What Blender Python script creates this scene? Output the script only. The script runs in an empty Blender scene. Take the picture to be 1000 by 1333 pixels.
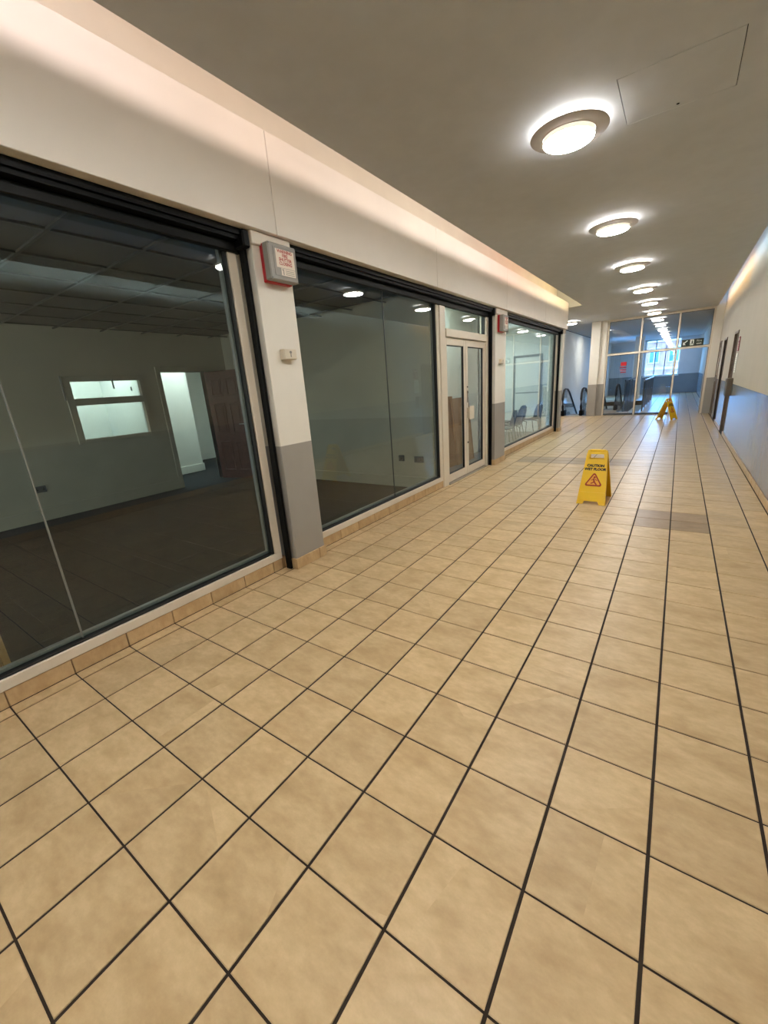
import bpy, bmesh, math, random
from mathutils import Matrix, Vector
random.seed(7)
SC = bpy.context.scene
COL = SC.collection

# ---------------------------------------------------------------- camera, world, lights, exposure
CAM_R = ((0.8214391, 0.5658260, -0.0712649), (0.1080821, -0.2771547, -0.9547269), (-0.5599607, 0.7765476, -0.2888214))
CAM_C = (0.2189, -0.5688, 1.4610)
FOC = 530.65                                    # px in the 1000 x 1333 frame
cd = bpy.data.cameras.new('camera'); cam = bpy.data.objects.new('camera', cd); COL.objects.link(cam)
cd.sensor_fit = 'HORIZONTAL'; cd.sensor_width = 36.0; cd.lens = FOC / 1000 * 36.0
cd.clip_start = 0.02; cd.clip_end = 300
r, d, f = (Vector(v) for v in CAM_R)
m = Matrix((r, -d, -f)).transposed().to_4x4(); m.translation = Vector(CAM_C)
cam.matrix_world = m
SC.camera = cam

w = bpy.data.worlds.new('sky'); SC.world = w; w.use_nodes = True
bg = w.node_tree.nodes['Background']
bg.inputs[0].default_value = (0.15, 0.45, 1.0, 1); bg.inputs[1].default_value = 17.0

def area(name, loc, target, sx, sy, power, color, portal=False):
    ld = bpy.data.lights.new(name, 'AREA'); ld.shape = 'RECTANGLE'; ld.size = sx; ld.size_y = sy
    ld.energy = power; ld.color = color
    o = bpy.data.objects.new(name, ld); COL.objects.link(o); o.location = loc
    o.rotation_euler = (Vector(target) - Vector(loc)).to_track_quat('-Z', 'Y').to_euler()
    if portal: ld.cycles.is_portal = True
    return o

LAMP = 88.0                                     # radiance of the round ceiling lights
LAMP_COL = (1.0, 0.965, 0.905)
# daylight at the far window and at an added, unseen side window
area('daylight_portal', (-0.75, 30.1, 2.1), (-0.75, 0, 2.1), 1.75, 2.3, 1, (1, 1, 1), True)
area('daylight_portal', (-3.66, 26.0, 1.3), (0, 26.0, 1.3), 1.6, 1.6, 1, (1, 1, 1), True)
# strip lamps lying on the ceiling raft, hidden in the slots at both sides
for (y, c, p) in ((-2.2, (1, .85, .82), 7), (-0.9, (1, .85, .82), 8), (0.4, (1, .83, .80), 8), (1.7, (1, .76, .64), 6), (3.0, (1, .82, .72), 6),
                  (4.3, (1, .86, .76), 8), (5.6, (1, .86, .78), 8), (6.9, (1, .70, .60), 7), (8.2, (1, .62, .46), 8),
                  (9.5, (1, .82, .56), 8), (10.8, (1, .80, .42), 12)):
    o = area('slot_strip_lamp', (-1.70, y, 3.235), (-2.33, y, 3.08), 1.15, 0.08, p * .42, c)
for y in [-3.4 + 1.3 * k for k in range(15)]:
    c, p = ((.62, .85, 1.0), 26.0) if y < 6.5 else ((.66, .86, 1.0), 2.6) if y < 10.6 else ((1, .66, .34), 4.0)
    area('slot_strip_lamp', (0.835, y, 3.23 if y < 6.5 else 3.30), (1.1, y, 3.0), 1.15, 0.04, p, c)
# lamps of the rooms behind the shop fronts, with an added shop fill
area('back_room_lamp', (-9.0, 2.9, 2.6), (-9.0, 2.9, 0), 0.8, 0.5, 26, (.84, 1.0, .98))
area('back_room_lamp', (-7.7, 4.3, 2.6), (-7.7, 4.3, 0), 0.5, 0.8, 22, (.86, 1.0, .98))
area('shop_fill', (-5.5, -2.8, 1.6), (-5.6, 3, 1.2), 2.0, 1.2, 46, (.98, 1.0, .92))  # added fill without a visible source, brightens the nearest shop
area('waiting_room_lamp', (-3.7, 9.4, 2.72), (-3.7, 9.4, 0), 1.2, 2.4, 62, (.84, 1.0, .99))
area('lobby_lamp', (-2.95, 5.7, 2.72), (-2.95, 5.7, 0), 0.4, 1.2, 14, (.86, 1.0, .97))

SC.view_settings.view_transform = 'Standard'; SC.view_settings.look = 'None'
SC.view_settings.gamma = 1.0; SC.view_settings.use_curve_mapping = False
SC.view_settings.exposure = 0.52
SC.cycles.use_denoising = True
SC.cycles.max_bounces = 10; SC.cycles.diffuse_bounces = 6; SC.cycles.glossy_bounces = 5
SC.cycles.transparent_max_bounces = 24
SC.cycles.caustics_reflective = False; SC.cycles.caustics_refractive = False
SC.cycles.sample_clamp_indirect = 6.0

# ---------------------------------------------------------------- materials
def lin(c):
    return tuple(((x / 255) / 12.92 if x / 255 <= .04045 else ((x / 255 + .055) / 1.055) ** 2.4) for x in c) + (1,)

class NT:
    def __init__(s, name):
        s.m = bpy.data.materials.new(name); s.m.use_nodes = True
        s.t = s.m.node_tree; s.b = s.t.nodes['Principled BSDF']; s.out = s.t.nodes['Material Output']
    def n(s, kind, **kw):
        q = s.t.nodes.new(kind)
        for k, v in kw.items(): setattr(q, k, v)
        return q
    def l(s, a, b): s.t.links.new(a, b)
    def val(s, q, i, v): q.inputs[i].default_value = v
    def math(s, op, a, b=None, clamp=False):
        q = s.n('ShaderNodeMath', operation=op, use_clamp=clamp)
        for i, v in enumerate((a, b)):
            if v is None: continue
            if isinstance(v, (int, float)): q.inputs[i].default_value = v
            else: s.l(v, q.inputs[i])
        return q.outputs[0]
    def mix(s, fac, a, b):
        q = s.n('ShaderNodeMix', data_type='RGBA')
        for sock, v in ((q.inputs[0], fac), (q.inputs[6], a), (q.inputs[7], b)):
            if isinstance(v, (int, float, tuple)): sock.default_value = v
            else: s.l(v, sock)
        return q.outputs[2]
    def pos(s): return s.n('ShaderNodeNewGeometry').outputs['Position']
    def noise(s, scale, detail=3, vec=None, rough=.55):
        q = s.n('ShaderNodeTexNoise'); q.inputs['Scale'].default_value = scale
        q.inputs['Detail'].default_value = detail; q.inputs['Roughness'].default_value = rough
        s.l(vec if vec is not None else s.pos(), q.inputs['Vector'])
        return q.outputs[0]
    def ramp(s, v, lo, hi):
        q = s.n('ShaderNodeMapRange'); s.l(v, q.inputs[0]); q.inputs[1].default_value = lo; q.inputs[2].default_value = hi
        return q.outputs[0]
    def bump(s, h, strength, dist=.002):
        q = s.n('ShaderNodeBump'); q.inputs['Strength'].default_value = strength; q.inputs['Distance'].default_value = dist
        s.l(h, q.inputs['Height']); s.l(q.outputs[0], s.b.inputs['Normal'])

def plain(name, c, rough=.5, metal=0.0, spec=.5, var=.06, scale=6.0, bump=0.0, bscale=150.0):
    k = NT(name); col = lin(c)
    if var:
        a = tuple(x * (1 - var) for x in col[:3]) + (1,); b = tuple(min(1, x * (1 + var)) for x in col[:3]) + (1,)
        k.l(k.mix(k.ramp(k.noise(scale), .3, .7), a, b), k.b.inputs['Base Color'])
    else: k.b.inputs['Base Color'].default_value = col
    k.b.inputs['Roughness'].default_value = rough; k.b.inputs['Metallic'].default_value = metal
    k.b.inputs['Specular IOR Level'].default_value = spec
    if bump: k.bump(k.noise(bscale, 2), bump)
    return k.m

def emit(name, c, strength):
    k = NT(name); k.b.inputs['Base Color'].default_value = (.8, .8, .8, 1)
    k.b.inputs['Emission Color'].default_value = tuple(c) + (1,); k.b.inputs['Emission Strength'].default_value = strength
    return k.m

def glass(name, tint, refl=1.0):
    k = NT(name); k.t.nodes.remove(k.b)
    lw = k.n('ShaderNodeLayerWeight'); lw.inputs[0].default_value = .5
    p = k.math('POWER', lw.outputs['Facing'], 5.0)
    fz = k.math('MULTIPLY_ADD', p, .93 * refl); k.t.nodes[-1].inputs[2].default_value = .042 * refl
    tr = k.n('ShaderNodeBsdfTransparent'); tr.inputs[0].default_value = tuple(tint) + (1,)
    gl = k.n('ShaderNodeBsdfGlossy'); gl.inputs['Roughness'].default_value = 0.0; gl.inputs[0].default_value = (1, 1, 1, 1)
    mx = k.n('ShaderNodeMixShader'); k.l(fz, mx.inputs[0]); k.l(tr.outputs[0], mx.inputs[1]); k.l(gl.outputs[0], mx.inputs[2])
    k.l(mx.outputs[0], k.out.inputs[0])
    return k.m

def tile_mat(name, c1, c2, c3, rough=.33):
    k = NT(name); P = k.pos()
    sn = k.n('ShaderNodeVectorMath', operation='SNAP'); sn.inputs[1].default_value = (.3, .3, 10); k.l(P, sn.inputs[0])
    wn = k.n('ShaderNodeTexWhiteNoise', noise_dimensions='3D'); k.l(sn.outputs[0], wn.inputs['Vector'])
    off = k.n('ShaderNodeVectorMath', operation='MULTIPLY_ADD'); k.l(wn.outputs['Color'], off.inputs[0]); off.inputs[1].default_value = (9, 9, 9); k.l(P, off.inputs[2])
    st = k.n('ShaderNodeVectorMath', operation='MULTIPLY'); k.l(off.outputs[0], st.inputs[0]); st.inputs[1].default_value = (1, 1.8, 1)
    n1 = k.noise(5.0, 4, st.outputs[0], .6); n2 = k.noise(160.0, 2); n3 = k.noise(22.0, 3, st.outputs[0])
    c = k.mix(k.ramp(n1, .40, .72), lin(c1), lin(c2))
    c = k.mix(k.math('MULTIPLY', k.ramp(n3, .35, .75), .35), c, lin(c3))
    br = k.math('ADD', k.math('MULTIPLY', wn.outputs['Value'], .13), k.math('MULTIPLY_ADD', n2, .10))
    k.t.nodes[-2].inputs[2].default_value = .0
    gain = k.math('ADD', br, .885)
    # freshly mopped, still wet floor towards the far end of the walkway
    sp = k.n('ShaderNodeSeparateXYZ'); k.l(P, sp.inputs[0])
    wx = k.ramp(k.math('ABSOLUTE', k.math('ADD', sp.outputs[0], .12)), 2.8, .7)
    wy = k.ramp(sp.outputs[1], 3.5, 11.0)
    wet = k.math('MULTIPLY', wx, wy)  # one mask drives the wet gloss and the painted dimming
    dry = k.math('MULTIPLY_ADD', n3, .08); k.t.nodes[-1].inputs[2].default_value = rough - .04
    mr = k.n('ShaderNodeMix', data_type='FLOAT'); k.l(wet, mr.inputs[0]); k.l(dry, mr.inputs[2]); mr.inputs[3].default_value = .285
    k.l(mr.outputs[0], k.b.inputs['Roughness'])
    k.l(k.math('MULTIPLY_ADD', wet, .8), k.b.inputs['Specular IOR Level']); k.t.nodes[-1].inputs[2].default_value = .20
    # wet tile darkened further to stand in for weaker light down the walkway
    hs = k.n('ShaderNodeHueSaturation'); k.l(c, hs.inputs['Color'])
    k.l(k.math('MULTIPLY', gain, k.math('SUBTRACT', 1.0, k.math('MULTIPLY', wet, .34))), hs.inputs['Value'])
    k.l(hs.outputs[0], k.b.inputs['Base Color'])
    k.bump(n2, .02, .001)
    return k.m

def wall_paint(name, upper, lower, level, gloss=.45, streak=False):
    k = NT(name); P = k.pos()
    sp = k.n('ShaderNodeSeparateXYZ'); k.l(P, sp.inputs[0])
    low = k.math('LESS_THAN', sp.outputs[2], level)
    nz = k.ramp(k.noise(2.2, 4), .3, .75)
    a = k.mix(nz, lin(upper), tuple(x * .93 for x in lin(upper)[:3]) + (1,))
    b = k.mix(nz, lin(lower), tuple(x * .88 for x in lin(lower)[:3]) + (1,))
    k.l(k.mix(low, a, b), k.b.inputs['Base Color'])
    k.l(k.math('MULTIPLY_ADD', low, gloss - .6), k.b.inputs['Roughness']); k.t.nodes[-1].inputs[2].default_value = .6
    if streak:
        mp = k.n('ShaderNodeMapping'); mp.inputs['Scale'].default_value = (22, 22, 1.3); k.l(P, mp.inputs[0])
        k.bump(k.noise(1.0, 3, mp.outputs[0]), .25, .003)
    else: k.bump(k.noise(90, 2), .10, .001)
    return k.m

M = {}
M['tile'] = tile_mat('beige_floor_tile', (204, 178, 138), (181, 154, 114), (162, 137, 101), .38)
M['tile_dark'] = tile_mat('brown_floor_tile', (158, 134, 104), (140, 116, 88), (126, 104, 80))
M['skirt_tile'] = tile_mat('beige_skirting_tile', (200, 172, 132), (178, 148, 108), (158, 130, 94), .4)
M['grout_pale'] = plain('pale_grout', (150, 122, 88), .9)
M['grout'] = plain('dark_grout', (42, 30, 20), .9)
M['ceiling'] = plain('ceiling_paint', (196, 200, 206), .8, var=.03, bump=.05)
M['cream'] = plain('cream_paint', (228, 220, 206), .55, var=.03, scale=3)
M['fascia'] = plain('fascia_laminate', (234, 228, 220), .42, var=.025, scale=2)
M['pier'] = wall_paint('pier_paint', (228, 224, 214), (154, 150, 144), 1.075, .5)
M['wall'] = wall_paint('right_wall_paint', (178, 170, 154), (134, 138, 142), 1.06, .20, True)
M['shopwall'] = wall_paint('shop_wall_paint', (182, 180, 166), (170, 168, 155), 1.04)
M['white'] = plain('white_paint', (226, 228, 222), .6, var=.02)
M['farwall'] = wall_paint('far_hall_paint', (206, 210, 214), (128, 136, 142), 1.06, .4)
M['alu'] = plain('white_aluminium', (216, 206, 190), .35, var=.03)
M['alu_grey'] = plain('grey_aluminium', (150, 142, 130), .4, .3)
M['black'] = plain('black_metal', (5, 5, 6), .5, spec=.15, var=.1)
M['rubber'] = plain('black_rubber', (16, 16, 17), .55, var=.1)
M['shutter'] = plain('shutter_steel', (9, 9, 9), .5, spec=.18)
M['silicone_pale'] = plain('pale_silicone', (110, 112, 108), .5)
M['silicone_dark'] = plain('dark_silicone', (52, 54, 54), .5)
M['bead'] = plain('grey_glazing_bead', (128, 132, 134), .4)
M['glass'] = glass('shop_glass', (.90, .94, .93), 1.3)
M['glass_dark'] = glass('tinted_shop_glass', (.86, .90, .88), 1.05)
M['glass_clear'] = glass('clear_glass', (.93, .95, .96))
M['carpet'] = plain('charcoal_carpet', (42, 47, 50), .95, spec=.1, var=.2, scale=40, bump=.3)
M['carpet_gap'] = plain('carpet_backing', (30, 30, 30), .95, spec=.1)
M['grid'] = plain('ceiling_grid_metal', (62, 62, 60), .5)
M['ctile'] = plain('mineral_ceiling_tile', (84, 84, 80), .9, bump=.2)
M['lamp_rim'] = plain('grey_lamp_rim', (176, 168, 158), .4, .0)
M['lamp'] = emit('lamp_diffuser', LAMP_COL, LAMP)
M['lamp_far'] = emit('lamp_diffuser_dim', LAMP_COL, LAMP * .30)
M['lamp_up'] = emit('lamp_uplight', LAMP_COL, 11)
M['lamp_side'] = emit('lamp_side_glass', (1.0, .90, .70), .62)
M['red'] = plain('red_plastic', (176, 22, 34), .4)
M['darkred'] = plain('dark_red_plate', (128, 26, 38), .45)
M['boxgrey'] = plain('grey_plastic', (138, 134, 128), .45, var=.03)
M['paper'] = plain('white_paper', (226, 214, 200), .6, var=.02)
M['redink'] = plain('red_ink', (170, 44, 44), .6, var=0)
M['blackink'] = plain('black_ink', (20, 18, 16), .6, var=0)
M['plastic'] = plain('ivory_plastic', (214, 204, 186), .4)
M['yellow'] = plain('yellow_plastic', (240, 196, 0), .36, var=.04)
M['signred'] = plain('sign_red', (164, 46, 14), .5, var=0)
M['signorange'] = plain('sign_amber', (240, 170, 50), .5, var=0)
M['mahogany'] = plain('mahogany_stain', (84, 50, 44), .35, var=.2, scale=14)
M['steel'] = plain('brushed_steel', (170, 170, 168), .28, .9)
M['wood'] = plain('pale_timber', (176, 140, 92), .5, var=.15, scale=9)
M['board'] = plain('brown_hardboard', (150, 112, 78), .6, var=.1, scale=5)
M['board2'] = plain('tan_cardboard', (166, 130, 96), .7, var=.1, scale=5)
M['chair'] = plain('navy_plastic', (50, 62, 88), .38, var=.05)
M['chair_grey'] = plain('charcoal_plastic', (52, 60, 62), .4, var=.05)
M['chrome'] = plain('chair_chrome', (190, 192, 194), .18, 1.0, var=0)
M['exit'] = plain('exit_sign_green', (30, 44, 34), .4, var=.05)
M['exitwhite'] = plain('exit_sign_white', (214, 220, 210), .5, var=0)
M['brown'] = plain('brown_door_paint', (104, 88, 74), .4, var=.08)
M['greybrown'] = plain('grey_brown_plastic', (96, 86, 74), .4)
M['brick'] = plain('pink_brick', (176, 116, 98), .85, var=.22, scale=2.2)
M['render'] = plain('white_render', (196, 180, 156), .8, var=.08, scale=1)
M['winglass'] = plain('dark_window', (72, 100, 112), .15, var=.2, scale=2)
M['panelgrey'] = plain('dark_grey_panel', (74, 78, 82), .35, .2)
M['tread'] = plain('escalator_tread', (90, 92, 94), .4, .7)
M['comb'] = plain('steel_comb', (176, 172, 160), .35, .5)

# ---------------------------------------------------------------- mesh helpers
class MB:
    def __init__(s): s.v = []; s.f = []
    def box(s, x0, x1, y0, y1, z0, z1):
        n = len(s.v)
        s.v += [(x, y, z) for z in (z0, z1) for (x, y) in ((x0, y0), (x1, y0), (x1, y1), (x0, y1))]
        s.f += [tuple(n + i for i in q) for q in ((3, 2, 1, 0), (4, 5, 6, 7), (0, 1, 5, 4), (1, 2, 6, 5), (2, 3, 7, 6), (3, 0, 4, 7))]
        return s
    def bbox(s, x0, x1, y0, y1, z0, z1, b=.004):
        """box with chamfered edges"""
        bm = bmesh.new(); bmesh.ops.create_cube(bm, size=1)
        for v in bm.verts:
            v.co = ((x0 + x1) / 2 + v.co.x * (x1 - x0), (y0 + y1) / 2 + v.co.y * (y1 - y0), (z0 + z1) / 2 + v.co.z * (z1 - z0))
        bmesh.ops.bevel(bm, geom=bm.edges[:] + bm.verts[:], offset=b, segments=1, affect='EDGES')
        return s.add(bm)
    def add(s, bm):
        n = len(s.v); bm.verts.index_update()
        s.v += [tuple(v.co) for v in bm.verts]; s.f += [tuple(n + v.index for v in q.verts) for q in bm.faces]
        bm.free(); return s
    def prism(s, poly, a0, a1, fn):
        """poly in 2-D, extruded from a0 to a1; fn(u, v, a) gives the point"""
        n = len(s.v); k = len(poly)
        s.v += [fn(u, v, a0) for u, v in poly] + [fn(u, v, a1) for u, v in poly]
        s.f += [tuple(range(n + k - 1, n - 1, -1)), tuple(range(n + k, n + 2 * k))]
        s.f += [(n + i, n + (i + 1) % k, n + k + (i + 1) % k, n + k + i) for i in range(k)]
        return s
    def lathe(s, prof, cx, cy, seg=40):
        n = len(s.v); k = len(prof)
        for i in range(seg):
            a = 2 * math.pi * i / seg
            s.v += [(cx + r * math.cos(a), cy + r * math.sin(a), z) for r, z in prof]
        for i in range(seg):
            for j in range(k - 1):
                a, b = n + i * k + j, n + ((i + 1) % seg) * k + j
                s.f.append((a, b, b + 1, a + 1))
        return s
    def tube(s, pts, rad, seg=8, flat=1.0):
        pts = [Vector(p) for p in pts]; n = len(s.v); k = len(pts)
        up = Vector((0, 0, 1))
        for i, p in enumerate(pts):
            t = (pts[min(i + 1, k - 1)] - pts[max(i - 1, 0)]).normalized()
            a = t.cross(up)
            if a.length < 1e-3: a = t.cross(Vector((1, 0, 0)))
            a.normalize(); b = a.cross(t)
            for j in range(seg):
                w_ = 2 * math.pi * j / seg
                s.v.append(tuple(p + a * rad * math.cos(w_) + b * rad * flat * math.sin(w_)))
        for i in range(k - 1):
            for j in range(seg):
                s.f.append((n + i * seg + j, n + i * seg + (j + 1) % seg, n + (i + 1) * seg + (j + 1) % seg, n + (i + 1) * seg + j))
        s.f += [tuple(n + j for j in range(seg - 1, -1, -1)), tuple(n + (k - 1) * seg + j for j in range(seg))]
        return s
    def mesh(s, name, mat):
        me = bpy.data.meshes.new(name); me.from_pydata(s.v, [], s.f); me.materials.append(mat)
        bm = bmesh.new(); bm.from_mesh(me); bmesh.ops.recalc_face_normals(bm, faces=bm.faces); bm.to_mesh(me); bm.free()
        return me
    def obj(s, name, mat, parent=None, smooth=False):
        me = s.mesh(name, mat)
        if smooth:
            for p in me.polygons: p.use_smooth = True
            me.set_sharp_from_angle(angle=math.radians(40))
        return link(name, me, parent)

def link(name, data, parent=None):
    o = bpy.data.objects.new(name, data); COL.objects.link(o)
    if parent is not None: o.parent = parent
    return o
def thing(name, label, cat, loc=(0, 0, 0), rz=0.0, group=None):
    o = link(name, None); o.location = loc; o.rotation_euler = (0, 0, rz); o.empty_display_size = .1
    return tag(o, label, cat, group)
def tag(o, label, cat, group=None):
    o['label'] = label; o['category'] = cat; o['kind'] = 'thing'
    if group: o['group'] = group
    return o
def struct(o):
    o['kind'] = 'structure'; return o
def copy_tree(o, parent=None):
    c = o.copy(); COL.objects.link(c)
    if parent is not None: c.parent = parent
    for ch in list(o.children): copy_tree(ch, c)
    return c
def box(name, mat, x0, x1, y0, y1, z0, z1, parent=None, b=0):
    q = MB()
    (q.bbox(x0, x1, y0, y1, z0, z1, b) if b else q.box(x0, x1, y0, y1, z0, z1))
    return q.obj(name, mat, parent)
def text(name, s, size, mat, mtx, parent=None, align='CENTER', extrude=.0004, bold=0.0, sx=1.0):
    cu = bpy.data.curves.new(name, 'FONT'); cu.body = s; cu.size = size; cu.align_x = align; cu.align_y = 'CENTER'
    cu.extrude = extrude; cu.offset = bold; cu.resolution_u = 2
    t = bpy.data.objects.new(name, cu)
    me = bpy.data.meshes.new_from_object(t); bpy.data.objects.remove(t)
    me.materials.clear(); me.materials.append(mat)
    me.transform(mtx @ Matrix.Diagonal((sx, 1, 1, 1)))
    return link(name, me, parent)
def frame_x(x, y, z):          # text plane facing +x: reads along +y
    return Matrix(((0, 0, 1, x), (1, 0, 0, y), (0, 1, 0, z), (0, 0, 0, 1)))
def frame_nx(x, y, z):         # facing -x: reads along -y
    return Matrix(((0, 0, -1, x), (-1, 0, 0, y), (0, 1, 0, z), (0, 0, 0, 1)))
def frame_ny(x, y, z):         # facing -y: reads along +x
    return Matrix(((1, 0, 0, x), (0, 0, -1, y), (0, 1, 0, z), (0, 0, 0, 1)))

# ---------------------------------------------------------------- floor
YS = 16.05                                     # the glazed screen
fl = MB()
fl.box(-2.52, 1.12, -8, 11.7, -.2, -.004).box(-3.5, 1.12, 11.7, 16.15, -.2, -.004)
fl.box(-2.36, 1.12, 16.15, 17.3, -.2, -.004).box(-.80, 1.12, 17.3, 30.1, -.2, -.004).box(-3.5, -.80, 23.6, 30.1, -.2, -.004)
floor = struct(fl.obj('floor', M['grout']))

def px(x, y, z=0):
    c = [sum(CAM_R[i][k] * ((x, y, z)[k] - CAM_C[k]) for k in range(3)) for i in range(3)]
    if c[2] < .05: return None
    return 500 + FOC * c[0] / c[2], 666.5 + FOC * c[1] / c[2]
GX, GY = .0052, .0034                          # half joints: across, along
def tile_geo(x0, x1, y0, y1):
    b = .002; zt, zb = 0.0, -.006
    v = [(x0, y0, zb), (x1, y0, zb), (x1, y1, zb), (x0, y1, zb), (x0, y0, zt - .0015), (x1, y0, zt - .0015), (x1, y1, zt - .0015), (x0, y1, zt - .0015),
         (x0 + b, y0 + b, zt), (x1 - b, y0 + b, zt), (x1 - b, y1 - b, zt), (x0 + b, y1 - b, zt)]
    fc = [(0, 1, 5, 4), (1, 2, 6, 5), (2, 3, 7, 6), (3, 0, 4, 7), (4, 5, 9, 8), (5, 6, 10, 9), (6, 7, 11, 10), (7, 4, 8, 11), (8, 9, 10, 11)]
    return v, fc
cells = []
for j in range(-26, 101):
    y0 = j * .3
    for i in range(-12, 4):
        x0, x1 = i * .3, i * .3 + .3
        if i == 3: x1 = 1.085
        if y0 < 11.6:
            if i < -9: continue
            if i == -9: x0 = -2.495
        elif i == -12: x0 = -3.45
        yc, xc = y0 + .15, (x0 + x1) / 2
        if 16.1 < yc < 23.6 and xc < -2.35: continue
        if 17.25 < yc < 23.6 and xc < -.8: continue
        ps = [px(a, b) for a, b in ((x0, y0), (x1, y0), (x1, y0 + .3), (x0, y0 + .3))]
        ar = 0
        if all(ps) and any(-20 < p[0] < 1020 and -20 < p[1] < 1353 for p in ps):
            ar = abs(sum(ps[k][0] * ps[(k + 1) % 4][1] - ps[(k + 1) % 4][0] * ps[k][1] for k in range(4))) / 2
        dark = (i in (0, 1) and j in (13, 14)) or (-7 <= i <= -2 and j in (23, 24))
        cells.append((ar, x0, x1, y0, dark))
cells.sort(key=lambda c: -c[0])
cache = {}
rest = MB(); rest_dark = MB()
for n, (ar, x0, x1, y0, dark) in enumerate(cells):
    wd = x1 - x0
    if n < 300 or (dark and ar > 0):
        key = (round(wd, 4), dark)
        if key not in cache:
            q = MB(); q.v, q.f = tile_geo(-wd / 2 + GX, wd / 2 - GX, -.15 + GY, .15 - GY)
            cache[key] = q.mesh('floor_tile', M['tile_dark'] if dark else M['tile'])
        o = link('floor_tile', cache[key], floor); o.location = ((x0 + x1) / 2, y0 + .15, random.uniform(-.0005, .0004))
        o.rotation_euler = (random.uniform(-.0012, .0012), random.uniform(-.0012, .0012), 0)
    else:
        v, fc = tile_geo(x0 + GX, x1 - GX, y0 + GY, y0 + .3 - GY)
        k = len(rest.v); rest.v += v; rest.f += [tuple(k + a for a in q) for q in fc]
o = rest.obj('tile_field', M['tile'], floor); o['kind'] = 'stuff'

# skirting tiles
def skirt(name, x, xb, y0, y1, h, parent, fine):
    q = MB(); a, b = min(x, xb), max(x, xb); j = math.floor(y0 / .3)
    far = MB()
    while j * .3 < y1 - .01:
        s, e = max(j * .3, y0) + .0025, min(j * .3 + .3, y1) - .0025
        if e - s > .02:
            if j * .3 < fine: MB().bbox(a, b, s, e, .002, h, .003).obj(name, M['skirt_tile'], parent)
            else: far.box(a, b, s, e, .002, h)
        j += 1
    if far.v:
        o = far.obj(name, M['skirt_tile'], parent); o['kind'] = 'stuff'
base_left = struct(MB().box(-2.56, -2.503, -2.0, 4.77, -.003, .097).box(-2.56, -2.503, 7.0, 11.42, -.003, .097).obj('baseboard_left', M['grout_pale']))
skirt('skirting_tile', -2.49, -2.503, -2.0, 1.60, .098, base_left, 6.6)
skirt('skirting_tile', -2.49, -2.503, 2.0, 4.77, .098, base_left, 6.6)
skirt('skirting_tile', -2.49, -2.503, 7.0, 11.42, .098, base_left, 6.6)
base_right = struct(MB().box(1.097, 1.10, -3.6, 10.70, -.003, .085).box(1.097, 1.10, 11.45, 13.25, -.003, .085).obj('baseboard_right', M['grout_pale']))
skirt('skirting_tile', 1.086, 1.0975, -3.6, 10.70, .088, base_right, 6.6)
skirt('skirting_tile', 1.086, 1.0975, 11.45, 13.25, .088, base_right, 6.6)

# ---------------------------------------------------------------- ceiling
ZC = 3.1
ceil = MB()
PX0, PX1, PY0, PY1 = -.275, .315, 2.775, 3.36
ceil.box(-1.97, .93, -8, PY0, ZC, ZC + .03).box(-1.97, PX0, PY0, PY1, ZC, ZC + .03).box(PX1, .93, PY0, PY1, ZC, ZC + .03).box(-1.97, .93, PY1, 12.4, ZC, ZC + .03)
ceil.box(-3.5, -1.97, 11.63, 24.0, ZC, ZC + .03).box(-2.72, -1.94, 11.63, 11.70, ZC + .03, 3.65)
ceil.box(-1.97, .93, 12.4, 16.0, ZC, ZC + .03)
ceil.box(-1.97, 1.1, 16.0, 30.1, ZC, ZC + .03).box(-3.5, -1.97, 24, 30.1, ZC, ZC + .03)
ceiling = struct(ceil.obj('ceiling', M['ceiling']))
box('slot_soffit', M['cream'], -2.60, 1.3, -8, 16.0, 3.60, 3.65, ceiling)
ap = MB().bbox(PX0 + .004, PX1 - .004, PY0 + .004, PY1 - .004, ZC - .001, ZC + .02, .002).obj('access_panel', M['ceiling'], ceiling)
MB().lathe([(0, ZC - .0025), (.009, ZC - .0025), (.010, ZC + .002), (.010, ZC + .002)], .018, 3.318, 12).obj('panel_lock', M['black'], ap)
MB().box(PX0, PX1, PY0, PY1, ZC + .025, ZC + .03).obj('panel_backing', M['black'], ap)

# round ceiling lights
def make_lamp(x, y, z, label):
    t = thing('ceiling_light', label, 'ceiling light', (x, y, z), 0, 'round ceiling lights along the walkway')
    MB().lathe([(.120, 0), (.120, -.030), (.145, -.034), (.145, -.028), (.126, -.022), (.126, 0)], 0, 0).obj('lamp_body', M['lamp_rim'], t, True)
    MB().lathe([(.172, -.046), (.176, -.060), (.180, -.058), (.246, -.044), (.252, -.040), (.250, -.036), (.176, -.040), (.172, -.046)], 0, 0, 56).obj('trim_ring', M['lamp_rim'], t, True)
    MB().lathe([(.174, -.044), (.178, -.056), (.172, -.058), (.169, -.050), (.169, -.044)], 0, 0, 48).obj('inner_ring', M['boxgrey'], t, True)
    MB().lathe([(0, -.094), (.12, -.093), (.156, -.088), (.163, -.083), (.163, -.080), (0, -.080)], 0, 0, 48).obj('diffuser', M['lamp'], t, True)
    MB().lathe([(.164, -.044), (.168, -.060), (.167, -.078), (.162, -.082)], 0, 0, 48).obj('side_glass', M['lamp_side'], t, True)
    MB().lathe([(.130, -.030), (.160, -.034), (.160, -.028), (.130, -.024)], 0, 0, 40).obj('uplight_ring', M['lamp_up'], t)
    return t
ordinal = ['nearest round ceiling light, beside the square ceiling access panel', 'second round ceiling light from the viewer', 'third round ceiling light from the viewer',
           'fourth round ceiling light from the viewer', 'fifth round ceiling light from the viewer', 'sixth round ceiling light, just before the glazed screen',
           'first round ceiling light beyond the glazed screen', 'second round ceiling light beyond the glazed screen', 'third round ceiling light beyond the glazed screen',
           'fourth round ceiling light beyond the glazed screen', 'fifth round ceiling light beyond the glazed screen', 'sixth round ceiling light, closest to the far window']
proto = make_lamp(-.595, 3.08, ZC, ordinal[0])
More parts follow.
